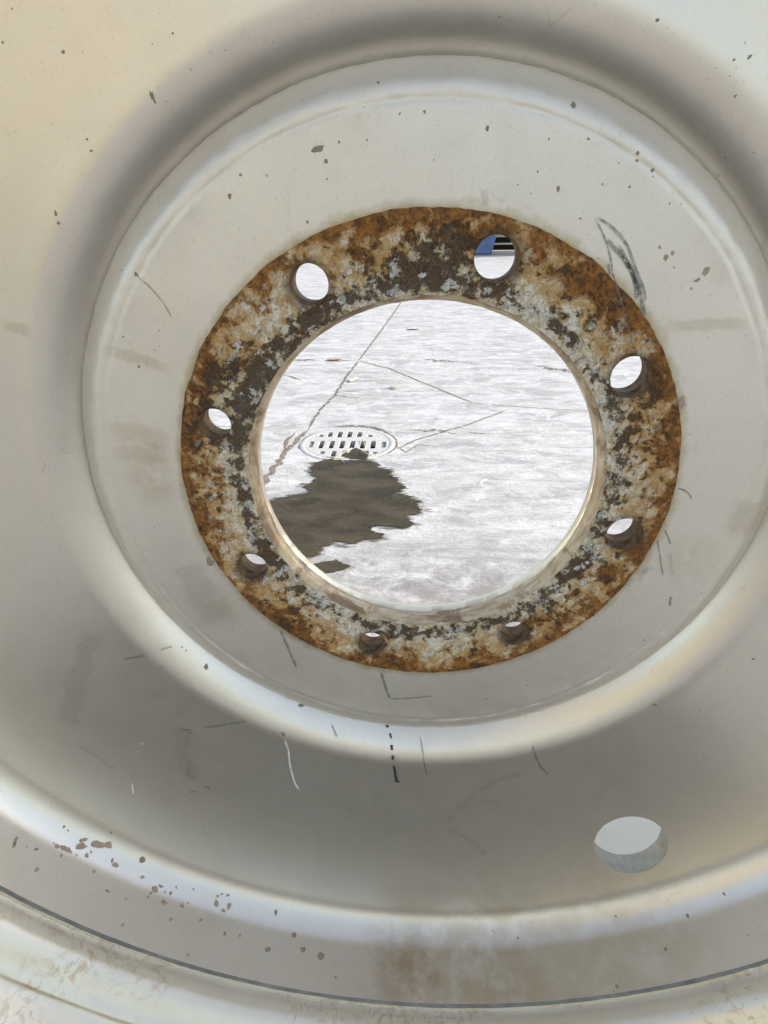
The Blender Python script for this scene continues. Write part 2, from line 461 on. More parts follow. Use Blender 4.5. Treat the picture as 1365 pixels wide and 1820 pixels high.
def ribbon_on_ground(name, pts, w, parent, mat, seed, z=0.0012, rag=0.5):
    rnd = random.Random(seed)
    P = [Vector((p[0], p[1], 0)) for p in pts]
    dense = []
    for a, b in zip(P[:-1], P[1:]):
        k = max(2, int((b - a).length / 0.012))
        dense += [a.lerp(b, i / k) for i in range(k)]
    dense.append(P[-1])
    verts, faces = [], []
    for i, p in enumerate(dense):
        d = (dense[min(i + 1, len(dense) - 1)] - dense[max(i - 1, 0)]).normalized()
        nrm = Vector((-d.y, d.x, 0))
        off = nz((p.x * 30 + seed, p.y * 30, 0)) * w * 1.1
        taper = min(1.0, (i + 0.3) / 5, (len(dense) - 1 - i + 0.3) / 5)
        wl = w * taper * (1 + rag * nz((i * 0.9, seed, 1)) + rag * rnd.uniform(-.4, .4))
        wr = w * taper * (1 + rag * nz((i * 0.9, seed, 7)) + rag * rnd.uniform(-.4, .4))
        verts += [p + nrm * (off + wl) + Vector((0, 0, z * .3)), p + nrm * off + Vector((0, 0, z)), p + nrm * (off - wr) + Vector((0, 0, z * .3))]
    for i in range(len(dense) - 1):
        for j in range(2):
            faces.append((i * 3 + j, i * 3 + j + 1, i * 3 + 4 + j, i * 3 + 3 + j))
    return link_mesh(name, verts, faces, mat, parent)

cr = [
    ([(-0.10, 5.6), (-0.154, 4.53), (-0.233, 3.506), (-0.3, 2.714)], 0.005), ([(-0.3, 2.714), (-0.325, 2.446), (-0.345, 2.102), (-0.377, 1.898), (-0.387, 1.673)], 0.006), ([(-0.387, 1.673), (-0.421, 1.469), (-0.44, 1.21), (-0.47, 0.9)], 0.0095),
    ([(-0.3, 2.714), (-0.145, 2.557), (0.038, 2.262), (0.129, 2.117), (0.215, 1.982)], 0.006),
    ([(0.215, 1.982), (0.347, 1.945), (0.541, 1.902), (0.9, 1.84)], 0.002),
    ([(-0.079, 1.47), (-0.007, 1.565), (0.171, 1.723), (0.341, 1.902)], 0.0045),
    ([(-0.345, 2.102), (-0.29, 2.07), (-0.24, 2.06)], 0.005),
    ([(-0.34, 2.13), (-0.30, 2.155), (-0.25, 2.16)], 0.004),
    ([(-0.621, 2.435), (-0.57, 2.39), (-0.521, 2.336)], 0.008),
    ([(-0.43, 1.46), (-0.44, 1.56), (-0.425, 1.64)], 0.007),
    ([(-0.08, 1.52), (-0.04, 1.45), (0.0, 1.52), (0.06, 1.50)], 0.003),
]
arc = lambda a0, a1, r, k=14: [(DR.x + r * math.cos(R(a0 + (a1 - a0) * i / k)), DR.y + r * math.sin(R(a0 + (a1 - a0) * i / k))) for i in range(k + 1)]
cr += [(arc(-50, 62, 0.1615), 0.0035), (arc(40, 112, 0.172), 0.007), (arc(140, 200, 0.159), 0.002)]
for i, (p, w) in enumerate(cr):
    ribbon_on_ground('crack', p, w, yard, M['crack'], i + 1)
M['scuff'] = mat_crack('dark_tyre_scuff', (0.07, 0.06, 0.05), (0.22, 0.19, 0.165), 0.42, 0.56)
for i, (p, w) in enumerate([
        ([(-0.66, 2.74), (-0.56, 2.735), (-0.498, 2.733)], 0.018), ([(-0.45, 2.73), (-0.40, 2.732), (-0.345, 2.71)], 0.030),
        ([(0.02, 2.73), (0.08, 2.72), (0.154, 2.69), (0.19, 2.68)], 0.022), ([(0.21, 2.67), (0.261, 2.65)], 0.013),
        ([(0.551, 2.60), (0.62, 2.54), (0.70, 2.487), (0.85, 2.42)], 0.024),
        ([(-0.03, 1.665), (0.05, 1.66), (0.13, 1.63)], 0.012), ([(0.17, 1.64), (0.24, 1.62)], 0.012),
        ([(-0.30, 1.705), (-0.2, 1.715), (-0.12, 1.67)], 0.007)]):
    ribbon_on_ground('tyre_scuff', p, w, yard, M['scuff'], 40 + i, 0.0016, 0.9)

# ------------------------------------------------------------------ drain
drain = empty('drain_cover', (DR.x, DR.y, 0))
tag(drain, 'round pale slotted drain cover set flush in the concrete', 'drain')
M['cast'] = mat_simple('pale_dusty_cast_iron', (0.36, 0.35, 0.335), (0.46, 0.45, 0.44), 90.0, 0.75, 0.0, 0.3, 0.001)
M['pit'] = mat_simple('dark_drain_shaft', (0.025, 0.017, 0.013), (0.06, 0.035, 0.025), 30.0, 0.9)
M['silt'] = mat_simple('silt', (0.20, 0.17, 0.14), (0.30, 0.27, 0.23), 90.0, 0.95)
slots = []
for i in range(8):
    slots.append((-0.1195 + i * 0.0339, -0.0135, 0.0092, 0.070 if 0 < i < 7 else 0.058, i in (0, 7)))
for i, (x, h, s) in enumerate([(-0.098, .024, False), (-0.069, .046, False), (-0.036, .056, False), (-0.0025, .056, False), (0.0315, .048, False), (0.068, .024, True)]):
    slots.append((x, 0.0835 if h > .03 else 0.07, 0.0092, h, s))
for i, (x, h, s) in enumerate([(-0.0725, .026, True), (-0.0355, .050, False), (-0.0015, .052, False), (0.0345, .050, False), (0.0665, .040, False), (0.0945, .020, True)]):
    slots.append((x, -0.096 if h > .045 else -0.087, 0.0092, h, s))
def rrect(x, y, hw, hh, n=4):
    rad = min(hw, hh) * 0.75
    pts = []
    for qx, qy, a0 in ((1, 1, 0), (-1, 1, 90), (-1, -1, 180), (1, -1, 270)):
        for k in range(n):
            a = R(a0 + 90 * k / (n - 1))
            pts.append((x + qx * (hw - rad) + rad * math.cos(a), y + qy * (hh - rad) + rad * math.sin(a)))
    return pts
def plate_with_holes(outer, holes, z0, z1):
    loops = [outer] + holes
    tris = tessellate_polygon([[Vector((p[0], p[1], 0)) for p in lp] for lp in loops])
    flat = [p for lp in loops for p in lp]
    n = len(flat)
    verts = [(p[0], p[1], z1) for p in flat] + [(p[0], p[1], z0) for p in flat]
    faces = [tuple(t) for t in tris] + [tuple(i + n for i in reversed(t)) for t in tris]
    k = 0
    for lp in loops:
        m = len(lp)
        for i in range(m):
            a, b = k + i, k + (i + 1) % m
            faces.append((a, b, b + n, a + n))
        k += m
    return verts, faces
circ = lambda r, n=72: [(r * math.cos(2 * math.pi * i / n), r * math.sin(2 * math.pi * i / n)) for i in range(n)]
vv, ff = plate_with_holes(circ(0.137), [rrect(x, y, hw, hh / 2) for x, y, hw, hh, s in slots], -0.018, 0.0022)
link_mesh('cover_plate', vv, ff, M['cast'], drain, smooth=False)
def lathe_z(profile, seg=72, closed=True):
    v_, f_ = lathe([(r, z) for r, z in profile], seg, closed)
    return [(x, z, -y) for x, y, z in v_], f_
vv, ff = lathe_z([(0.1378, -0.02), (0.1375, 0.0014), (0.1380, 0.0018), (0.1535, 0.0018), (0.156, 0.0006), (0.156, -0.02)])
link_mesh('frame_ring', vv, ff, M['cast'], drain, sharp=40)
vv, ff = lathe_z([(0.0001, -0.25), (0.1455, -0.25), (0.1455, -0.021)], closed=False)
link_mesh('shaft', vv, ff, M['pit'], drain)
for x, y, hw, hh, s in slots:
    if s:
        vv, ff = plate_with_holes(rrect(x, y, hw * 0.99, hh / 2 * 0.99), [], -0.016, -0.002)
        link_mesh('silt_plug', vv, ff, M['silt'], drain, smooth=False)

# ------------------------------------------------------------------ wet patch
def mat_wet():
    t = NT('wet_concrete')
    n = t.noise(7.0, 4, 0.6, 0.3, vec=t.vec(scale=(1.0, 2.2, 1)))
    g = t.noise(60.0, 5, 0.65, 0.4)
    col = t.mix(t.mapr(n, 0.38, 0.62), (0.034, 0.027, 0.016), (0.064, 0.052, 0.033))
    col = t.mix(t.math('MULTIPLY', t.mapr(g, 0.57, 0.70), 0.6), col, (0.11, 0.095, 0.072))
    return t.setb(Base_Color=col, Roughness=0.6, Specular_IOR_Level=0.10, Normal=t.bump(g, 0.3, 0.002))
M['wet'] = mat_wet()
def jag(pts, seed, amp=0.017):
    out = []
    n = len(pts)
    for i in range(n):
        a, b = Vector((*pts[i], 0)), Vector((*pts[(i + 1) % n], 0))
        k = max(2, int((b - a).length / 0.0015))
        for j in range(k):
            p = a.lerp(b, j / k)
            e = nz((p.x * 14, p.y * 60, seed)) + 0.7 * nz((p.x * 40, p.y * 170, seed + 3)) + 0.5 * nz((p.x * 110, p.y * 480, seed + 5))
            f2 = nz((p.x * 45, p.y * 45, seed + 9))
            out.append((p.x + amp * e, p.y + 0.35 * amp * f2))
    return out
pud = [(-0.277, 1.385), (-0.31, 1.359), (-0.32, 1.316), (-0.319, 1.279), (-0.294, 1.252), (-0.295, 1.214), (-0.323, 1.18), (-0.292, 1.155), (-0.303, 1.134), (-0.35, 1.12), (-0.39, 1.09), (-0.44, 1.05), (-0.43, 0.95), (-0.37, 0.86), (-0.30, 0.81), (-0.235, 0.80), (-0.212, 0.845), (-0.2, 0.872), (-0.158, 0.86), (-0.135, 0.873), (-0.08, 0.89), (-0.089, 0.911), (-0.11, 0.918), (-0.117, 0.94), (-0.099, 0.952), (-0.06, 0.947), (-0.021, 0.939), (-0.012, 0.965), (-0.027, 1.005), (0.003, 1.012), (0.008, 1.051), (-0.017, 1.122), (-0.058, 1.142), (-0.039, 1.181), (-0.061, 1.24), (-0.087, 1.267), (-0.072, 1.291), (-0.122, 1.327), (-0.127, 1.361), (-0.152, 1.378), (-0.21, 1.379), (-0.24, 1.378)]
wet = flat_fill('wet_patch', [jag(pud, 2.0)], 0.0026, M['wet'])
def mat_damp():
    t = NT('drying_concrete_edge')
    n = t.noise(45.0, 6, 0.72, 0.2, vec=t.vec(scale=(0.6, 1.6, 1)))
    return t.setb(Base_Color=(0.13, 0.115, 0.092), Roughness=0.8, Alpha=t.mapr(n, 0.47, 0.56, 0.0, 0.85))
M['damp'] = mat_damp()
halo = []
cxp = sum(p[0] for p in pud) / len(pud); cyp = sum(p[1] for p in pud) / len(pud)
for p in pud:
    d = Vector((p[0] - cxp, p[1] - cyp)); L = d.length
    halo.append((cxp + d.x * (1 + 0.016 / L), cyp + d.y * (1 + 0.016 / L)))
damp = flat_fill('drying_edge', [jag(halo, 12.0, 0.02)], 0.0014, M['damp'], wet)
tag(wet, 'large dark wet patch spreading over the pale concrete below the drain', 'wet patch')
wet2 = flat_fill('wet_patch', [jag([(-0.30, 0.75), (-0.226, 0.772), (-0.179, 0.790), (-0.148, 0.761), (-0.172, 0.738), (-0.205, 0.728), (-0.28, 0.71)], 5.0, 0.009)], 0.0022, M['wet'])
tag(wet2, 'small separate dark wet spot nearest the wheel hole\'s lower left edge', 'wet patch')
wet3 = flat_fill('wet_patch', [jag([(-0.205, 1.384), (-0.155, 1.386), (-0.158, 1.43), (-0.180, 1.462), (-0.200, 1.482), (-0.213, 1.462), (-0.224, 1.43), (-0.228, 1.40)], 8.0, 0.009)], 0.0034, M['wet'])
tag(wet3, 'narrow wet tongue lying over the lower slots of the drain cover', 'wet patch')

# ------------------------------------------------------------------ litter on the concrete
def twig(pts, rad, mat):
    verts, faces = [], []
    P = [Vector(p) for p in pts]
    D = []
    for a, b in zip(P[:-1], P[1:]):
        D += [a.lerp(b, i / 4) for i in range(4)]
    D.append(P[-1])
    for i, p in enumerate(D):
        d = (D[min(i + 1, len(D) - 1)] - D[max(i - 1, 0)]).normalized()
        u = d.cross(Vector((0, 0, 1))).normalized(); w = u.cross(d)
        rr = rad * (1 - 0.55 * i / len(D)) * (1 + 0.2 * nz((i * .7, p.x * 9, 3)))
        for k in range(6):
            a = k * math.pi / 3
            verts.append(p + u * math.cos(a) * rr + w * math.sin(a) * rr)
    for i in range(len(D) - 1):
        for k in range(6):
            faces.append((i * 6 + k, i * 6 + (k + 1) % 6, i * 6 + 6 + (k + 1) % 6, i * 6 + 6 + k))
    faces += [tuple(range(5, -1, -1)), tuple(len(verts) - 6 + k for k in range(6))]
    return verts, faces
M['twig'] = mat_simple('dry_stalk', (0.34, 0.26, 0.16), (0.50, 0.42, 0.30), 200.0, 0.85)
M['leaf'] = mat_simple('dry_leaf', (0.36, 0.26, 0.17), (0.50, 0.40, 0.29), 120.0, 0.85)
for pts, rad, lab in [
        ([(-0.262, 1.378, 0.006), (-0.245, 1.40, 0.010), (-0.222, 1.44, 0.010), (-0.212, 1.47, 0.008)], 0.0022, 'bent pale twig lying across the lower slots of the drain cover'),
        ([(-0.285, 1.395, 0.006), (-0.262, 1.385, 0.007), (-0.235, 1.372, 0.005), (-0.225, 1.352, 0.0045)], 0.0018, 'thin dry stalk at the lower left rim of the drain cover'),
        ([(-0.175, 1.455, 0.010), (-0.165, 1.42, 0.010), (-0.150, 1.405, 0.008), (-0.140, 1.412, 0.007)], 0.0017, 'short curled stalk at the lower right slots of the drain cover'),
        ([(-0.185, 1.55, 0.0065), (-0.178, 1.52, 0.0075), (-0.172, 1.485, 0.0065)], 0.0016, 'short straight stalk over the middle slot row of the drain cover')]:
    vv, ff = twig(pts, rad, M['twig'])
    tag(link_mesh('dry_twig', vv, ff, M['twig']), lab, 'twig', 'dry stalks on the drain')
def leaf_bit(x, y, L, W, rot, seed, lab, mat):
    nx, ny = 8, 5
    verts, faces = [], []
    for i in range(nx + 1):
        u = i / nx
        for j in range(ny + 1):
            w = (j / ny - 0.5) * 2
            hw = W * (math.sin(math.pi * (0.08 + 0.86 * u)) ** 0.8) * (1 + 0.2 * nz((u * 6, seed, j * .3)))
            px, py = (u - .5) * L, w * hw
            pz = 0.003 + 0.35 * abs(w) ** 1.5 * hw * 0.8 + 0.006 * (u - 0.4) ** 2 + 0.002 * nz((u * 5, w * 3, seed))
            c, s = math.cos(rot), math.sin(rot)
            verts.append((x + c * px - s * py, y + s * px + c * py, max(pz, 0.0012)))
    for i in range(nx):
        for j in range(ny):
            a = i * (ny + 1) + j
            faces.append((a, a + 1, a + ny + 2, a + ny + 1))
    o = link_mesh('dry_leaf', verts, faces, mat)
    md = o.modifiers.new('thickness', 'SOLIDIFY'); md.thickness = 0.0008
    return tag(o, lab, 'leaf', 'leaf litter on the concrete')
M['leafw'] = mat_simple('bleached_leaf', (0.50, 0.42, 0.34), (0.62, 0.57, 0.50), 120.0, 0.85)
leaf_bit(-0.287, 2.33, 0.075, 0.016, R(70), 3, 'bleached curled leaf beside the long crack above the drain', M['leafw'])
leaf_bit(-0.105, 2.20, 0.050, 0.010, R(-50), 5, 'small tan leaf on open concrete right of the long crack', M['leaf'])
leaf_bit(-0.425, 2.725, 0.070, 0.022, R(5), 8, 'brown curled leaf in the row of dark scuffs near the crack junction', M['leaf'])
leaf_bit(-0.03, 3.55, 0.09, 0.02, R(10), 9, 'pale leaf farthest back on the concrete, alone', M['leafw'])

# ------------------------------------------------------------------ far slatted rack and blue sheet
M['palewood'] = mat_simple('pale_weathered_wood', (0.40, 0.36, 0.27), (0.50, 0.46, 0.37), 20.0, 0.85)
M['dark'] = mat_simple('dark_interior_board', (0.015, 0.010, 0.008), (0.03, 0.022, 0.018), 8.0, 0.9)
M['blue'] = mat_simple('blue_plastic_sheet', (0.05, 0.085, 0.19), (0.09, 0.14, 0.27), 6.0, 0.5, 0, 0.4, 0.02)
def box(name, c, s, mat, parent=None):
    x, y, z = (k / 2 for k in s)
    vs = [(c[0] + a * x, c[1] + b * y, c[2] + d * z) for a in (-1, 1) for b in (-1, 1) for d in (-1, 1)]
    fs = [(0, 1, 3, 2), (4, 6, 7, 5), (0, 4, 5, 1), (2, 3, 7, 6), (0, 2, 6, 4), (1, 5, 7, 3)]
    return link_mesh(name, vs, fs, mat, parent, smooth=False)
rack = empty('slatted_rack', (1.6, 9.6, 0))
tag(rack, 'dark open rack with pale horizontal slats at the far edge of the concrete', 'rack')
box('back_panel', (0, 0.45, 0.5), (3.0, 0.04, 0.96), M['dark'], rack)
for sx in (-1.52, 1.52):
    box('side_panel', (sx, 0.2, 0.5), (0.04, 0.54, 1.0), M['dark'], rack)
for z, h in ((0.02, 0.035), (0.135, 0.024), (0.25, 0.05), (0.37, 0.024), (0.49, 0.05), (0.61, 0.024), (0.73, 0.05), (0.85, 0.024), (0.97, 0.05)):
    box('slat', (0, 0.0, z), (3.0, 0.05, h), M['palewood'], rack)
box('top_board', (0, 0.2, 1.02), (3.1, 0.6, 0.035), M['palewood'], rack)
verts, faces = [], []
nx, nyy = 28, 20
for i in range(nx + 1):
    for j in range(nyy + 1):
        u, w = i / nx, j / nyy
        fold = 0.05 * math.sin(u * 17 + 2.5 * w) * (0.4 + w) + 0.03 * nz((u * 5, w * 4, 2))
        verts.append((0.22 + 0.82 * u + (w) * 0.14, 9.40 - 0.10 * (1 - w) + fold * 0.6, 0.012 + 0.62 * w))
for i in range(nx):
    for j in range(nyy):
        a = i * (nyy + 1) + j
        faces.append((a, a + 1, a + nyy + 2, a + nyy + 1))
sheet = link_mesh('blue_sheet', verts, faces, M['blue'])
sheet.modifiers.new('thickness', 'SOLIDIFY').thickness = 0.006
tag(sheet, 'crumpled blue sheet leaning on the left of the far slatted rack', 'sheet')

# ================================================================== the wheel
wheel = empty('wheel_rim', (0, 0, 0))
tag(wheel, 'large silver-white steel wheel rim with a rusty bolt-hole ring around its open centre', 'wheel')
O = (0, 0, AX)

RI, RO = 0.1188, 0.165
TH = 0.0215

# --- rusty mounting face, one conforming grid round every bolt hole
def ring_mesh():
    verts, faces = [], []
    NA, NR, MM = 64, 26, 26
    for k in range(8):
        ac = HOLE_A0 - k * math.pi / 4
        hc = Vector((PCR * math.cos(ac), PCR * math.sin(ac)))
        per = []
        a0, a1 = ac - math.pi / 8, ac + math.pi / 8
        for i in range(NA): per.append((a0 + (a1 - a0) * i / NA, RO))
        for i in range(NR): per.append((a1, RO + (RI - RO) * i / NR))
        for i in range(NA): per.append((a1 + (a0 - a1) * i / NA, RI))
        for i in range(NR): per.append((a0, RI + (RO - RI) * i / NR))
        N = len(per)
        b = len(verts)
        for (a, r) in per:
            p = Vector((r * math.cos(a), r * math.sin(a)))
            d = (p - hc).normalized()
            q = hc + d * HRAD[k]
            for m in range(MM + 1):
                s = (m / MM) ** 1.15
                x = q.lerp(p, s)
                verts.append((x.x, 0.0, x.y))
        for i in range(N):
            i2 = (i + 1) % N
            for m in range(MM):
                faces.append((b + i * (MM + 1) + m, b + i2 * (MM + 1) + m, b + i2 * (MM + 1) + m + 1, b + i * (MM + 1) + m + 1))
    out = []
    for (x, y, z) in verts:
        r = math.hypot(x, z)
        if r > RO - 1e-5:
            e = 0.0009 * nz((x * 60, z * 60, 1)) + 0.0005 * nz((x * 210, z * 210, 4))
            x *= 1 + e / r; z *= 1 + e / r
        h = 0.00045 * nz((x * 90, z * 90, 3)) + 0.00045 * abs(nz((x * 230, z * 230, 8)))
        edge = min(1, max(0, (RO - r) / 0.0035))
        for k in range(8):
            ac = HOLE_A0 - k * math.pi / 4
            dh = math.hypot(x - PCR * math.cos(ac), z - PCR * math.sin(ac)) - HRAD[k]
            if dh < 0.002:
                h -= 0.0009 * (1 - max(dh, 0) / 0.002)
        if r < RI + 0.0015:
            h = 0.0
        out.append((x, -(0.0004 + (0.0008 + h) * (0.25 + 0.75 * edge)), z))
    return out, faces
vv, ff = ring_mesh()
face = link_mesh('mounting_face', vv, ff, M['rust'], wheel, O)
face['label'] = 'rusty flaking bolt ring around the open centre'

# --- the bore
prof = [(.1190, .0012), (.1181, .0006), (.1163, -.0018), (.1156, -.0030), (.1153, -.0098), (.1159, -.0103), (.1164, -.0106), (.1164, -.0116), (.1159, -.0119), (.1153, -.0124), (.1151, -.0190), (.1160, -TH), (.1240, -TH), (.1300, -TH)]
def bore_fn(a, j, r, z):
    if 0 < j < 11:
        r += 0.00022 * nz((math.cos(a) * 14, math.sin(a) * 14, j * .8)) + 0.00012 * nz((math.cos(a) * 50, math.sin(a) * 50, j))
    return r, z
vv, ff = lathe(prof, 360, fn=bore_fn)
link_mesh('centre_bore', vv, ff, M['bore'], wheel, O, sharp=50)

# --- bolt holes, each a stepped tube through the plate
for k in range(8):
    ac = HOLE_A0 - k * math.pi / 4
    rr = HRAD[k]
    pr = [(rr * 1.02, .0008), (rr, -.0006), (rr, -.0085), (rr * .965, -.0092), (rr * .945, -.0105), (rr * .985, -.0120), (rr * .985, -TH), (rr * 1.4, -TH)]
    vv, ff = lathe(pr, 56)
    link_mesh('bolt_hole', vv, ff, M['boltbore'], wheel, (PCR * math.cos(ac), 0, AX + PCR * math.sin(ac)), sharp=50)

# --- painted hub plate
PLATE = [(.1620, -.0003), (.1700, 0), (.1850, 0), (.2000, 0), (.2125, 0), (.2140, .0000), (.2155, -.0006), (.2168, -.0003), (.2185, -.0001), (.2210, -.0004), (.2235, -.0013), (.2260, -.0028), (.2290, -.0051), (.2325, -.0080), (.2347, -.0100), (.2354, -.0109), (.2356, -.0122), (.2356, -.0215)]
def plate_fn(a, j, r, z):
    c, s = math.cos(a), math.sin(a)
    if j >= 4:
        r += 0.0007 * nz((c * 5, s * 5, 2 + (j > 8))) + 0.00035 * nz((c * 28, s * 28, j * .4))
    if j >= 11:
        r += 0.0005 * nz((c * 45, s * 45, 5))
    if 4 < j < 13:
        z += 0.00035 * nz((c * 30, s * 30, j * .7)) + 0.0005 * nz((c * 8, s * 8, j * .3))
    return r, z
vv, ff = lathe(PLATE, 720, fn=plate_fn)
link_mesh('hub_plate', vv, ff, M['plate'], wheel, O)

# back of the hub plate, with the bolt holes left open
def back_plate():
    outer = [(.2345 * math.cos(2 * math.pi * i / 180), .2345 * math.sin(2 * math.pi * i / 180)) for i in range(180)]
    holes = [[(.1250 * math.cos(2 * math.pi * i / 120), .1250 * math.sin(2 * math.pi * i / 120)) for i in range(120)]]
    for k in range(8):
        ac = HOLE_A0 - k * math.pi / 4
        q = HRAD[k] * 1.2
        holes.append([(PCR * math.cos(ac) + q * math.cos(2 * math.pi * i / 40), PCR * math.sin(ac) + q * math.sin(2 * math.pi * i / 40)) for i in range(40)])
    loops = [outer] + holes
    tris = tessellate_polygon([[Vector((p[0], p[1], 0)) for p in lp] for lp in loops])
    return [(p[0], TH + 0.0004, p[1]) for lp in loops for p in lp], [tuple(t) for t in tris]
vv, ff = back_plate()
link_mesh('plate_back', vv, ff, M['paint'], wheel, O, smooth=False)

# --- dished disc with its hand hole
front = []
for i in range(15):
    r = .2290 + (.280 - .2290) * i / 14
    front.append((r, .003 - .017 * (max(.27 - r, 0) / .034) ** 2))
for i in range(1, 12):
    r = .28 + .156 * i / 11
    front.append((r, .003 + .016 * ((r - .28) / .156) ** 1.3))
for i in range(1, 15):
    a = R(7) + R(76) * i / 14
    front.append((.436 + .033 * (math.sin(a) - .1219), .019 + .033 * (.9925 - math.cos(a))))
for i in range(1, 5):
    front.append((.4647 + .0063 * i / 4, .0478 + .0362 * i / 4))
back = [(.4768, .0841), (.4768, .025), (.4745, .012), (.4640, .004), (.4400, .001), (.3600, -.0085), (.2800, -.0140), (.2500, -.022), (.2290, -.0300)]
def disc_fn(a, j, r, z):
    c, s = math.cos(a), math.sin(a)
    if r < .465:
        z += 0.00035 * nz((c * r * 9, s * r * 9, 6)) + 0.00003 * nz((c * r * 60, s * r * 60, 2))
    return r, z
vv, ff = lathe(front + back, 640, closed=True, fn=disc_fn)
me = bpy.data.meshes.new('tmp_disc'); me.from_pydata(vv, [], ff); me.update()
disc = link_me('disc', me, M['paint'], wheel, O)
cv, cf = [], []
HX, HY, HR = 0.1870, -0.3455, 0.0315
n = 96
for i in range(n):
    a = 2 * math.pi * i / n
    w = HR * (1 + 0.012 * nz((math.cos(a) * 3, math.sin(a) * 3, 4)))
    for y in (-0.06, 0.06):
        cv.append((HX + w * math.cos(a), y, HY + w * 1.06 * math.sin(a)))
for i in range(n):
    j = (i + 1) % n
    cf.append((2 * i, 2 * j, 2 * j + 1, 2 * i + 1))
cf += [tuple(2 * i for i in range(n)), tuple(2 * i + 1 for i in reversed(range(n)))]
M['holewall'] = mat_simple('thinly_painted_cut_wall', (0.30, 0.275, 0.215), (0.40, 0.37, 0.30), 90.0, 0.6, 0.15, 0.4)  # the hole's shade is put into a darker colour for its sides
cutter = link_mesh('cutter', cv, cf, M['holewall'], None, O, smooth=False)
md = disc.modifiers.new('hand_hole', 'BOOLEAN'); md.operation = 'DIFFERENCE'; md.object = cutter; md.solver = 'EXACT'; md.material_mode = 'TRANSFER'
bpy.context.view_layer.update()
dg = bpy.context.evaluated_depsgraph_get()
me2 = bpy.data.meshes.new_from_object(disc.evaluated_get(dg))
disc.modifiers.clear()
disc.data = me2
for p in me2.polygons: p.use_smooth = True
me2.set_sharp_from_angle(angle=R(38))
bpy.data.objects.remove(cutter, do_unlink=True)

vv, ff = lathe([(.4711, .0838), (.4714, .0845), (.4766, .0846), (.4769, .0838)], 900, fn=lambda a, j, r, z: (r + (0.0009 * nz((math.cos(a) * 9, math.sin(a) * 9, 3)) + 0.0006 * nz((math.cos(a) * 60, math.sin(a) * 60, 3)) if j > 1 else 0), z))
link_mesh('cut_edge', vv, ff, M['bare'], wheel, O, sharp=30)

# --- weld bead round the skirt's edge
bead = []
for i in range(9):
    a = R(-20 + 130 * i / 8)
    bead.append((.4828 - .0056 * math.cos(a), .0785 + .0052 * math.sin(a)))
def bead_fn(a, j, r, z):
    c, s = math.cos(a), math.sin(a)
    k = 0.5 + 0.5 * math.sin(a * 330 + 5 * nz((c * 9, s * 9, 0)))
    m = 0.0007 * nz((c * 30, s * 30, 3)) + 0.0005 * nz((c * 110, s * 110, 5)) + 0.00018 * k
    return r - m * 0.6, z + m * 1.2
vv, ff = lathe(bead, 1400, fn=bead_fn)
link_mesh('weld_bead', vv, ff, M['rimpaint'], wheel, O)

# --- rim barrel
RIM = [(.4780, .020), (.4780, .070), (.4815, .0790), (.4835, .0840), (.4842, .0890), (.4848, .0960), (.4860, .1010), (.4885, .1050), (.4930, .1090), (.4985, .1135), (.5020, .1172), (.5040, .1205), (.5062, .1218), (.5090, .1228), (.5105, .1255), (.5130, .1330), (.5150, .1420), (.5185, .1500), (.5240, .1555), (.5310, .1570), (.5360, .1540), (.5365, .1490), (.5270, .1440), (.5215, .1330), (.5140, .1150), (.5070, .1080), (.4990, .1000), (.4930, .0900), (.4900, .0700),
       (.4870, .0200), (.4850, -.0600), (.4900, -.1300), (.5060, -.1700), (.5140, -.1800), (.5330, -.1840), (.5340, -.1900), (.5200, -.1930), (.5060, -.1880), (.4950, -.1750), (.4800, -.1300), (.4765, -.0600)]
def rim_fn(a, j, r, z):
    c, s = math.cos(a), math.sin(a)
    if 2 < j < 19:
        r += 0.0006 * nz((c * 7, s * 7, j * .2)) + 0.0003 * nz((c * 45, s * 45, j * .5))
        z += 0.0005 * nz((c * 22, s * 22, 4 + j * .3))
    return r, z
vv, ff = lathe(RIM, 640, closed=True, fn=rim_fn)
link_mesh('rim_barrel', vv, ff, M['rimpaint'], wheel, O, sharp=70)

# --- strokes, scuffs, specks on the paint
def surf(r):
    """front surface height of the wheel at a radius"""
    if r < .165: return .0019
    if r < .2357:
        P = PLATE
        for (r0, z0), (r1, z1) in zip(P[:-2], P[1:-1]):
            if r0 <= r <= r1:
                return z0 + (z1 - z0) * (r - r0) / (r1 - r0)
        return -.011
    if r <= .471:
        for (r0, z0), (r1, z1) in zip(front[:-1], front[1:]):
            if r0 <= r <= r1:
                return z0 + (z1 - z0) * (r - r0) / (r1 - r0)
    return .084 + (r - .471) * .9
def frame(p):
    r = math.hypot(p[0], p[1])
    e = .0015
    sl = (surf(r + e) - surf(r - e)) / (2 * e)
    if .2335 < r < .2375: sl = 0.0
    sl = max(-1.2, min(3.0, sl))
    rad = Vector((p[0] / r, 0, p[1] / r))
    nrm = (Vector((0, -1, 0)) - rad * sl).normalized()
    return nrm
def wp(p):
    return Vector((p[0], -p[2], p[1]))

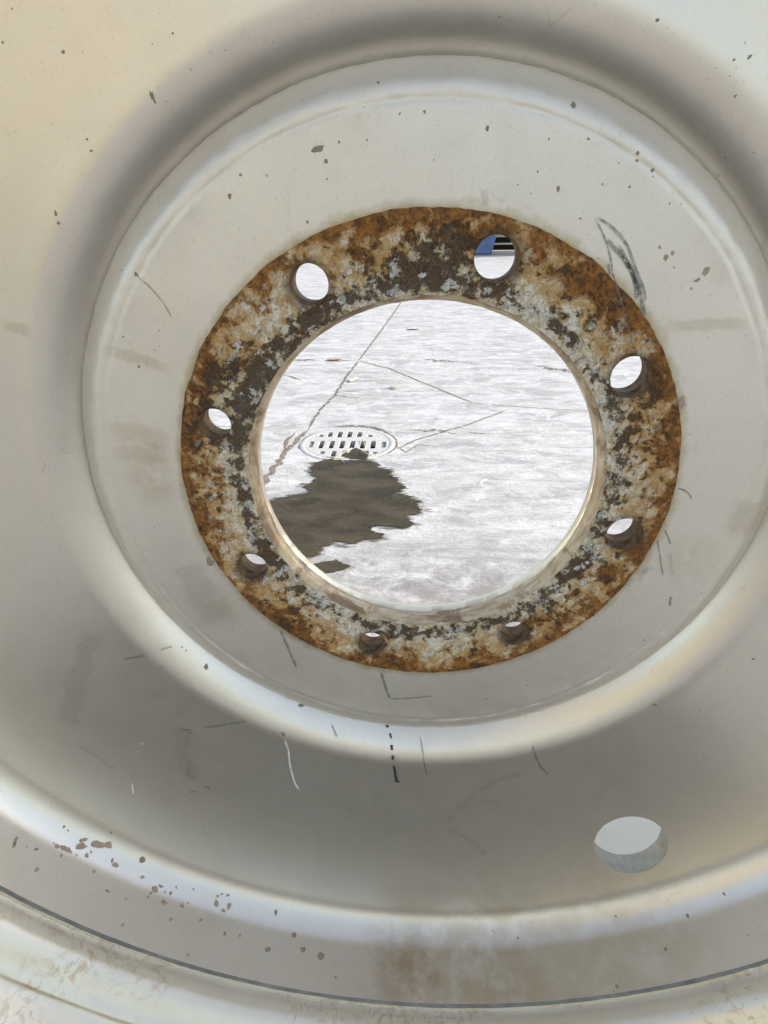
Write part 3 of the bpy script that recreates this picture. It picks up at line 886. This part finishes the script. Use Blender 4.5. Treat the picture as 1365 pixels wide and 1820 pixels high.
MARKS = [('g',0.00129,[[0.0904,0.1588,-0.0],[0.0969,0.1499,-0.0],[0.102,0.1389,-0.0],[0.1059,0.1264,0.0012],[0.1105,0.1159,0.0012],[0.1162,0.1027,0.0012],[0.1211,0.0915,0.0012],[0.1243,0.0852,0.0012]]),('g',0.0019,[[0.0908,0.1586,-0.0],[0.0984,0.1553,-0.0],[0.1057,0.1498,-0.0],[0.1114,0.1432,-0.0],[0.1165,0.1331,-0.0],[0.1224,0.1227,-0.0],[0.1261,0.1156,-0.0],[0.124,0.1133,-0.0]]),('g',0.00255,[[0.0984,0.1477,-0.0],[0.1052,0.141,-0.0],[0.112,0.1354,-0.0],[0.1167,0.1285,-0.0],[0.1196,0.1215,-0.0],[0.1214,0.1145,-0.0]]),('g',0.00257,[[0.1052,0.1449,-0.0],[0.1089,0.1399,-0.0],[0.1165,0.1297,-0.0],[0.1216,0.1204,-0.0],[0.1254,0.1085,-0.0],[0.1269,0.105,0.0012]]),('g',0.00288,[[0.1084,0.1393,-0.0],[0.1136,0.1331,-0.0],[0.1184,0.125,-0.0],[0.1228,0.1168,-0.0]]),('g',0.0016,[[0.1015,0.1344,-0.0],[0.1026,0.1315,-0.0],[0.1031,0.1288,0.0012]]),('g',0.00116,[[0.164,-0.0353,-0.0],[0.1683,-0.0428,-0.0],[0.1701,-0.047,-0.0]]),('g',0.00118,[[0.1604,-0.0429,-0.0],[0.1653,-0.0583,-0.0],[0.1698,-0.0723,-0.0]]),('f',0.00198,[[0.1709,-0.053,-0.0],[0.1747,-0.0651,-0.0],[0.1768,-0.0722,-0.0]]),('f',0.00398,[[0.1549,-0.0708,-0.0],[0.1589,-0.0681,-0.0],[0.1622,-0.0653,-0.0]]),('f',0.004,[[0.1539,-0.078,-0.0],[0.1552,-0.0726,-0.0],[0.1567,-0.0637,-0.0]]),('g',0.00204,[[0.1781,-0.0895,-0.0],[0.1787,-0.0938,-0.0],[0.1794,-0.0979,-0.0]]),('g',0.00221,[[-0.1096,-0.1259,-0.0],[-0.1058,-0.1403,-0.0],[-0.102,-0.1551,-0.0],[-0.0993,-0.1648,-0.0]]),('g',0.00226,[[-0.0323,-0.1651,-0.0],[-0.03,-0.1771,-0.0],[-0.0258,-0.194,-0.0]]),('g',0.00137,[[-0.0258,-0.194,-0.0],[-0.0119,-0.1929,-0.0],[0.0037,-0.1901,-0.0],[0.0106,-0.1889,-0.0]]),('g',0.0018,[[-0.2393,-0.1555,0.0032],[-0.2298,-0.154,0.003],[-0.2201,-0.1518,0.0029]]),('g',0.00135,[[-0.2079,-0.1483,-0.0001],[-0.2039,-0.1481,-0.0018],[-0.1999,-0.148,-0.0036]]),('g',0.00143,[[-0.2037,-0.2305,0.0047],[-0.1976,-0.23,0.0043],[-0.1929,-0.2316,0.0042],[-0.1994,-0.2346,0.0047]]),('g',0.0019,[[-0.1853,-0.2286,0.0037],[-0.1653,-0.2243,0.003],[-0.1456,-0.2203,0.0025]]),('f',0.00293,[[-0.1982,-0.2347,0.0046],[-0.2094,-0.2454,0.006],[-0.2046,-0.2549,0.0064],[-0.201,-0.2645,0.0069],[-0.2046,-0.2789,0.0082],[-0.1951,-0.2872,0.0084]]),('g',0.0025,[[-0.1909,-0.2938,0.0087],[-0.1884,-0.2945,0.0086],[-0.186,-0.2956,0.0086]]),('g',0.0015,[[-0.2054,-0.2994,0.0101],[-0.2016,-0.2992,0.0098],[-0.1978,-0.2986,0.0095]]),('w',0.00196,[[-0.1158,-0.2386,0.0027],[-0.1131,-0.2515,0.003],[-0.1134,-0.2713,0.0037],[-0.1108,-0.2877,0.0047],[-0.1073,-0.2992,0.0055]]),('w',0.002,[[-0.2538,-0.2869,0.0123],[-0.2544,-0.2934,0.013],[-0.2546,-0.3,0.0136]]),('g',0.00239,[[-0.1178,-0.2324,0.0017],[-0.1165,-0.2338,0.0019],[-0.1156,-0.2363,0.0023]]),('g',0.00193,[[-0.0765,-0.2314,-0.0071],[-0.0742,-0.2356,-0.0048],[-0.0715,-0.2405,-0.0024]]),('f',0.00389,[[-0.2937,-0.2437,0.0122],[-0.2812,-0.2537,0.0118],[-0.2649,-0.2719,0.0119]]),('k',0.00243,[[-0.0299,-0.2354,-0.0127],[-0.0284,-0.2365,-0.0119],[-0.0279,-0.2372,-0.0113]]),('k',0.00193,[[-0.0264,-0.2408,-0.0084],[-0.0258,-0.2426,-0.0069],[-0.0253,-0.2445,-0.0056]]),('k',0.00241,[[-0.0248,-0.2487,-0.0029],[-0.0245,-0.2506,-0.0019],[-0.0242,-0.2528,-0.0008]]),('k',0.00242,[[-0.0239,-0.257,0.0009],[-0.0237,-0.259,0.0015],[-0.0237,-0.2611,0.0021]]),('k',0.00196,[[-0.0232,-0.2666,0.0029],[-0.0223,-0.2734,0.003],[-0.0216,-0.2787,0.003],[-0.0204,-0.2847,0.0032]]),('k',0.00197,[[-0.0224,-0.2848,0.0032],[-0.0204,-0.2854,0.0032],[-0.0179,-0.2857,0.0032]]),('g',0.00145,[[-0.0009,-0.2424,-0.0082],[0.0011,-0.25,-0.0029],[0.0021,-0.2542,-0.0007],[0.0032,-0.2615,0.0019],[0.0048,-0.2723,0.003],[0.0063,-0.2781,0.003]]),('g',0.0019,[[0.0929,-0.2394,0.0004],[0.0958,-0.2498,0.0029],[0.1017,-0.2629,0.0031],[0.1097,-0.2721,0.0037]]),('w',0.00138,[[0.2286,-0.4294,0.0979],[0.2301,-0.433,0.1014],[0.2312,-0.4359,0.1042]]),('w',0.00137,[[0.2436,-0.4236,0.0999],[0.2455,-0.427,0.1034],[0.2471,-0.4298,0.1062]]),('b',0.00067,[[-0.1729,0.1317,-0.0002],[-0.1647,0.1245,-0.0],[-0.1578,0.1147,-0.0],[-0.1548,0.1067,-0.0]]),('f',0.00431,[[0.0296,0.1732,-0.0],[0.0302,0.169,-0.0],[0.031,0.1643,-0.0]]),('b',0.00112,[[0.1666,-0.0039,-0.0],[0.1717,-0.0054,-0.0],[0.1754,-0.0085,-0.0],[0.1772,-0.0117,-0.0]]),('y',0.00297,[[0.1344,0.0987,-0.0],[0.1472,0.1002,-0.0],[0.1714,0.1012,-0.0],[0.1924,0.101,-0.0002]]),('y',0.00318,[[-0.2059,0.0884,-0.0016],[-0.1919,0.086,-0.0],[-0.1749,0.0797,-0.0],[-0.1578,0.0734,-0.0]]),('y',0.00312,[[-0.2617,0.1047,0.0031],[-0.2516,0.1029,0.003],[-0.2424,0.0993,0.0021]]),('y',0.00599,[[-0.2136,0.0336,-0.0003],[-0.1887,0.033,-0.0],[-0.1653,0.0251,-0.0]]),('y',0.00532,[[-0.2146,0.0208,-0.0004],[-0.1915,0.0186,-0.0],[-0.168,0.0163,-0.0]]),('f',0.01914,[[-0.2548,-0.1278,0.0032],[-0.2762,-0.1655,0.0059],[-0.2962,-0.2225,0.0109]]),('f',0.01459,[[-0.1987,-0.2258,0.0042],[-0.2069,-0.2503,0.0062],[-0.1997,-0.2885,0.0087]]),('y',0.00986,[[0.2135,-0.0091,-0.0002],[0.2166,-0.0299,-0.0],[0.2175,-0.0433,-0.0007]]),('f',0.0254,[[-0.1745,-0.067,-0.0],[-0.1677,-0.0916,-0.0],[-0.1517,-0.1171,-0.0]]),('f',0.00584,[[0.0868,-0.2703,0.0031],[0.0681,-0.2796,0.0033],[0.0517,-0.2937,0.004]]),('f',0.006,[[0.0517,-0.2937,0.004],[0.0352,-0.3163,0.0056],[0.0231,-0.3372,0.0074]]),('f',0.00512,[[0.0231,-0.3372,0.0074],[0.0415,-0.3498,0.0089],[0.0629,-0.3689,0.0113]])]
SPECKS = [('d',0.00056,1.0,[-0.2075,0.2561,0.0066]),('d',0.00072,1.0,[-0.2164,0.2428,0.0062]),('d',0.00087,1.6,[-0.1871,0.2386,0.0043]),('d',0.00042,1.0,[-0.1346,0.253,0.0033]),('d',0.00071,0.7,[-0.1295,0.245,0.003]),('d',0.00043,1.0,[-0.1409,0.2409,0.003]),('d',0.00134,0.45,[-0.1453,0.2188,0.0022]),('d',0.00046,1.0,[-0.1844,0.2004,0.003]),('d',0.00046,1.0,[-0.1834,0.195,0.0029]),('d',0.00214,2.2,[-0.06,0.1936,-0.0]),('d',0.00076,1.0,[-0.0485,0.1967,-0.0]),('d',0.00061,1.0,[-0.0335,0.1974,-0.0]),('d',0.00108,1.0,[-0.0562,0.188,-0.0]),('d',0.00062,1.0,[-0.0559,0.1794,-0.0]),('d',0.00078,1.0,[-0.1036,0.1823,-0.0]),('d',0.00062,1.0,[-0.089,0.1818,-0.0]),('d',0.00127,1.0,[-0.1108,0.172,-0.0]),('d',0.0008,1.0,[-0.0683,0.1584,-0.0]),('d',0.0006,1.0,[-0.049,0.2083,-0.0002]),('d',0.00059,1.0,[-0.0346,0.212,-0.0003]),('d',0.00044,1.0,[-0.0272,0.2119,-0.0001]),('d',0.00059,1.0,[-0.0271,0.2229,-0.0019]),('d',0.00101,1.0,[-0.1811,0.134,-0.0024]),('d',0.00084,1.0,[-0.1724,0.1317,-0.0002]),('d',0.0007,1.0,[-0.1876,0.0956,-0.0]),('d',0.0009,1.0,[-0.1813,0.0771,-0.0]),('d',0.00052,1.0,[-0.1641,0.0994,-0.0]),('d',0.00065,1.0,[-0.2109,0.1598,0.0026]),('d',0.00081,0.4,[-0.2111,0.1649,0.0029]),('d',0.00104,0.6,[0.0298,0.2016,-0.0]),('d',0.00074,1.6,[0.0826,0.1958,-0.0]),('d',0.00103,1.0,[0.0733,0.2112,-0.0013]),('d',0.00061,1.0,[0.0578,0.1811,-0.0]),('d',0.00108,0.7,[0.0696,0.1726,-0.0]),('d',0.00075,1.0,[0.1092,0.1885,-0.0001]),('d',0.00075,1.0,[0.1096,0.1853,-0.0004]),('d',0.0006,1.0,[0.1185,0.1808,-0.0003]),('d',0.00076,1.0,[0.1074,0.1729,-0.0]),('d',0.00062,1.0,[0.1302,0.1647,-0.0]),('d',0.00062,1.0,[0.1363,0.1647,-0.0002]),('d',0.00059,1.0,[-0.016,0.2088,-0.0]),('d',0.00074,1.0,[-0.0031,0.2095,-0.0]),('d',0.0006,1.0,[0.0623,0.1959,-0.0]),('d',0.0003,1.0,[0.0041,0.2034,-0.0]),('d',0.00046,1.0,[0.0022,0.1876,-0.0]),('d',0.00082,1.6,[0.1083,0.2442,0.0029]),('d',0.00056,1.0,[0.0331,0.2487,-0.0023]),('d',0.001,1.0,[0.1527,0.2126,0.002]),('d',0.0007,1.0,[0.1477,0.221,0.0027]),('d',0.00139,1.7,[0.1553,0.2285,0.003]),('d',0.00098,1.5,[0.1481,0.2275,0.003]),('d',0.00061,1.0,[0.1577,0.1861,-0.007]),('d',0.00045,1.0,[0.1692,0.1881,-0.0012]),('d',0.00062,1.0,[0.158,0.1778,-0.0122]),('d',0.00044,1.0,[0.0124,0.2213,-0.0006]),('d',0.00044,1.0,[0.0436,0.2217,-0.0028]),('d',0.00034,1.0,[0.1658,0.0933,-0.0]),('d',0.00033,1.0,[0.1766,0.1167,-0.0]),('d',0.00046,1.0,[0.0477,0.175,-0.0]),('d',0.00046,1.0,[0.055,0.1707,-0.0]),('d',0.00045,1.0,[0.1,0.1844,-0.0]),('d',0.00056,1.0,[0.155,0.2187,0.0029]),('d',0.00042,1.0,[0.1401,0.2244,0.0026]),('c',0.00144,0.8,[0.133,0.1376,-0.0]),('c',0.00111,1.0,[0.1364,0.1397,-0.0]),('c',0.00193,0.7,[0.1564,0.1298,-0.0]),('c',0.00146,1.8,[0.1526,0.1253,-0.0]),('c',0.00081,1.0,[0.1504,0.1208,-0.0]),('c',0.00095,1.0,[0.1289,0.1428,-0.0]),('c',0.00064,1.0,[0.1386,0.1323,-0.0]),('c',0.00083,1.0,[0.1519,0.2342,0.003]),('c',0.00078,2,[0.0832,0.158,-0.0]),('c',0.00332,1.8,[-0.3035,-0.3454,0.034]),('c',0.00388,2.4,[-0.2914,-0.3503,0.0288]),('c',0.0026,1.0,[-0.2838,-0.3532,0.0264]),('c',0.00252,1.6,[-0.3146,-0.3395,0.04]),('c',0.00176,1.0,[-0.3193,-0.3357,0.0415]),('c',0.00177,1.0,[-0.3115,-0.3422,0.0399]),('c',0.00205,2.5,[-0.3022,-0.3425,0.03]),('c',0.00207,1.4,[-0.2765,-0.3682,0.0351]),('c',0.0013,0.5,[-0.2792,-0.3648,0.0334]),('c',0.00127,1.0,[-0.2899,-0.363,0.0463]),('c',0.00145,1.0,[-0.3254,-0.3357,0.0641]),('c',0.00179,1.0,[-0.2982,-0.3526,0.0376]),('c',0.00125,1.0,[-0.3145,-0.3419,0.0463]),('c',0.00288,1.0,[-0.2425,-0.3941,0.0397]),('c',0.00184,2,[-0.2385,-0.3948,0.0364]),('c',0.00158,1.0,[-0.2294,-0.4013,0.0386]),('c',0.00208,1.3,[-0.2328,-0.4022,0.0478]),('c',0.00184,1.5,[-0.2179,-0.41,0.0451]),('c',0.00156,1.0,[-0.2449,-0.3941,0.0437]),('c',0.00131,1.0,[-0.2542,-0.3843,0.0357]),('c',0.00241,0.6,[-0.1902,-0.4194,0.0352]),('c',0.00242,0.6,[-0.1787,-0.424,0.0345]),('c',0.00134,1.0,[-0.1897,-0.416,0.0305]),('c',0.00135,1.5,[-0.181,-0.4177,0.0283]),('c',0.00187,1.8,[-0.183,-0.4246,0.0388]),('c',0.00108,1.4,[-0.1861,-0.4158,0.0287]),('c',0.00149,1.0,[-0.2578,-0.3921,0.074]),('c',0.00154,1.0,[-0.2238,-0.4093,0.0579]),('c',0.00131,2,[-0.2002,-0.4199,0.0508]),('c',0.00131,1.0,[-0.1646,-0.4358,0.0545]),('c',0.0015,1.0,[-0.2033,-0.4239,0.0788]),('c',0.00104,1.0,[-0.075,-0.4628,0.0714]),('c',0.00171,1.0,[-0.2385,-0.2445,0.0078]),('c',0.00147,1.0,[-0.2436,-0.2537,0.0088]),('c',0.00101,1.0,[-0.3092,-0.3445,0.0403]),('c',0.001,1.0,[-0.3217,-0.3331,0.0407]),('c',0.00101,1.0,[-0.305,-0.3483,0.0403]),('c',0.00103,1.0,[-0.2958,-0.3524,0.0344]),('c',0.00103,1.0,[-0.246,-0.3942,0.0476]),('c',0.00106,1.0,[-0.2257,-0.4004,0.0337]),('c',0.00106,1.0,[-0.214,-0.4109,0.0413]),('c',0.00105,1.0,[-0.2342,-0.3988,0.0391]),('c',0.0008,1.0,[-0.2112,-0.4059,0.031]),('d',0.00217,0.2,[-0.3437,-0.315,0.0564]),('d',0.00123,1.7,[-0.3309,-0.3271,0.0511]),('d',0.00073,1.0,[-0.3363,-0.3219,0.0524]),('d',0.00237,1.0,[-0.256,-0.3732,0.026]),('d',0.00078,1.0,[-0.2815,-0.3435,0.0211]),('d',0.00131,1.0,[-0.1776,-0.431,0.056]),('d',0.00163,0.5,[-0.1359,-0.4369,0.0309]),('d',0.00214,0.8,[-0.1172,-0.4492,0.0446]),('d',0.00183,1.4,[-0.1386,-0.4458,0.0602]),('d',0.00212,1.0,[-0.1071,-0.4534,0.0548]),('d',0.0029,1.0,[-0.0902,-0.4577,0.0579]),('d',0.00126,1.7,[-0.2761,-0.3753,0.0549]),('d',0.00076,1.0,[-0.2617,-0.3855,0.0548]),('d',0.00163,0.8,[-0.1762,-0.1705,-0.0061]),('d',0.00142,1.6,[-0.1912,-0.2054,0.003]),('d',0.00069,1.0,[-0.1931,-0.1506,-0.0063]),('d',0.00069,1.0,[-0.1902,-0.154,-0.0064]),('d',0.00069,1.0,[-0.2084,-0.1631,0.0026]),('d',0.00069,1.0,[-0.2494,-0.1661,0.0041]),('d',0.00218,2.2,[-0.1019,-0.2153,-0.0119]),('d',0.00071,1.0,[-0.2479,-0.2016,0.0057]),('d',0.0009,1.0,[-0.2653,-0.1439,0.0042]),('d',0.00102,1.0,[-0.3173,-0.3271,0.0289]),('d',0.00076,1.0,[-0.3141,-0.331,0.0295]),('d',0.00092,1.0,[-0.3155,-0.4128,0.1277]),('d',0.00128,1.5,[0.2478,-0.1429,0.0032]),('d',0.00112,1.7,[0.1838,-0.1908,0.0026]),('d',0.00089,1.0,[0.2653,-0.1974,0.0067]),('d',0.00044,1.0,[0.2096,-0.1573,0.0021]),('d',0.0007,1.0,[0.0467,-0.2141,-0.0001]),('d',0.00104,1.0,[0.1804,-0.4205,0.031]),('d',0.0015,0.6,[0.2363,-0.3984,0.0411]),('d',0.00124,0.6,[0.2653,-0.3759,0.0345]),('d',0.00123,1.0,[0.2136,-0.4153,0.0611]),('d',0.00122,1.0,[0.1702,-0.4384,0.08]),('d',0.00081,1.0,[0.0707,-0.4518,0.0306]),('d',0.00107,1.0,[0.0932,-0.4516,0.0362]),('d',0.00069,1.0,[0.2075,-0.2138,0.004]),('g',0.00271,0.8,[-0.1565,-0.0658,-0.0]),('c',0.00247,0.6,[0.1581,0.0539,-0.0])]


def stroke(kind, w, pts, seed):
    if kind == 'y': w *= 2.5
    P = [wp(p) for p in pts]
    dense, wraw = [], []
    for a, b in zip(P[:-1], P[1:]):
        k = max(3, int((b - a).length / 0.0016))
        dense += [a.lerp(b, i / k) for i in range(k)]
    dense.append(P[-1])
    # smooth the polyline a little, then seat it back on the surface
    for _ in range(3):
        dense = [dense[0]] + [(dense[i - 1] + dense[i] * 2 + dense[i + 1]) / 4 for i in range(1, len(dense) - 1)] + [dense[-1]]
    verts, faces, uvs = [], [], []
    n = len(dense)
    for i, p in enumerate(dense):
        d = (dense[min(i + 1, n - 1)] - dense[max(i - 1, 0)]).normalized()
        q = (p.x, p.z, -p.y)
        nrm = frame(q)
        sd = d.cross(nrm).normalized()
        ww = w * 0.62 * (1 + 0.35 * nz((i * .25, seed, 2)))
        p = p + sd * w * 0.25 * nz((i * .12, seed, 6))
        for s in (-1, 0, 1):
            x = p + sd * ww * s
            r = math.hypot(x.x, x.z)
            zz = surf(r)
            
            y = -zz if abs(-zz - x.y) < 0.004 else x.y
            verts.append(Vector((x.x, y, x.z)) + nrm * 0.0006)
            uvs.append((i / (n - 1), (s + 1) / 2))
    for i in range(n - 1):
        for j in range(2):
            faces.append((i * 3 + j, i * 3 + j + 1, i * 3 + 4 + j, i * 3 + 3 + j))
    names = {'g': 'pencil_stroke', 'f': 'smudge', 'k': 'marker_stroke', 'w': 'pale_scratch', 'b': 'hair_scratch', 'y': 'water_stain'}
    me = bpy.data.meshes.new(names[kind])
    me.from_pydata([tuple(x) for x in verts], [], faces)
    ul = me.uv_layers.new(name='UVMap')
    for lp in me.loops:
        ul.data[lp.index].uv = uvs[lp.vertex_index]
    me.update()
    me.materials.append(M[kind])
    o = bpy.data.objects.new(names[kind], me)
    COL.objects.link(o); o.parent = wheel; o.location = O
    return o
for i, (k, w, pts) in enumerate(MARKS):
    stroke(k, w, pts, i * 3.7)

def flakes(items, name, mat, seed):
    rnd = random.Random(seed)
    verts, faces = [], []
    for (c, r, asp, p) in items:
        nrm = frame(p)
        u = Vector((1, 0, 0)); u = (u - nrm * u.dot(nrm)).normalized()
        v = nrm.cross(u)
        tilt = rnd.uniform(-0.5, 0.5)
        n = 11
        b = len(verts)
        base_p = wp(p)
        r *= 1.5
        sx, sy = r * math.sqrt(asp), r / math.sqrt(asp)
        verts.append(base_p + nrm * min(0.0006, 0.00025 + r * 0.12))
        ph = rnd.random() * 9
        for i in range(n):
            a = 2 * math.pi * i / n
            k = 1 + 0.55 * nz((math.cos(a) * 1.7 + ph, math.sin(a) * 1.7, ph)) + rnd.uniform(-.16, .16)
            x, y = sx * k * math.cos(a), sy * k * math.sin(a)
            x, y = x * math.cos(tilt) - y * math.sin(tilt), x * math.sin(tilt) + y * math.cos(tilt)
            verts.append(base_p + u * x + v * y - nrm * 0.0002)
        for i in range(n):
            faces.append((b, b + 1 + i, b + 1 + (i + 1) % n))
    o = link_mesh(name, verts, faces, mat, wheel, O)
    o['kind'] = 'stuff'
    return o
flakes([s for s in SPECKS if s[0] in 'dg'], 'dirt_specks', M['dirt'], 3)
flakes([s for s in SPECKS if s[0] == 'c'], 'paint_chips', M['chip'], 5)

# the hub plate carries its bolt ring, bore and bolt holes
hub = next(o for o in wheel.children if o.name.startswith('hub_plate'))
for o in list(wheel.children):
    if o.name.split('.')[0] in ('mounting_face', 'centre_bore', 'bolt_hole', 'plate_back'):
        o.parent = hub
        o.location = o.location - Vector(O)
rim_o = next(o for o in wheel.children if o.name.startswith('rim_barrel'))
for o in list(wheel.children):
    if o.name.split('.')[0] == 'weld_bead':
        o.parent = rim_o
        o.location = (0, 0, 0)
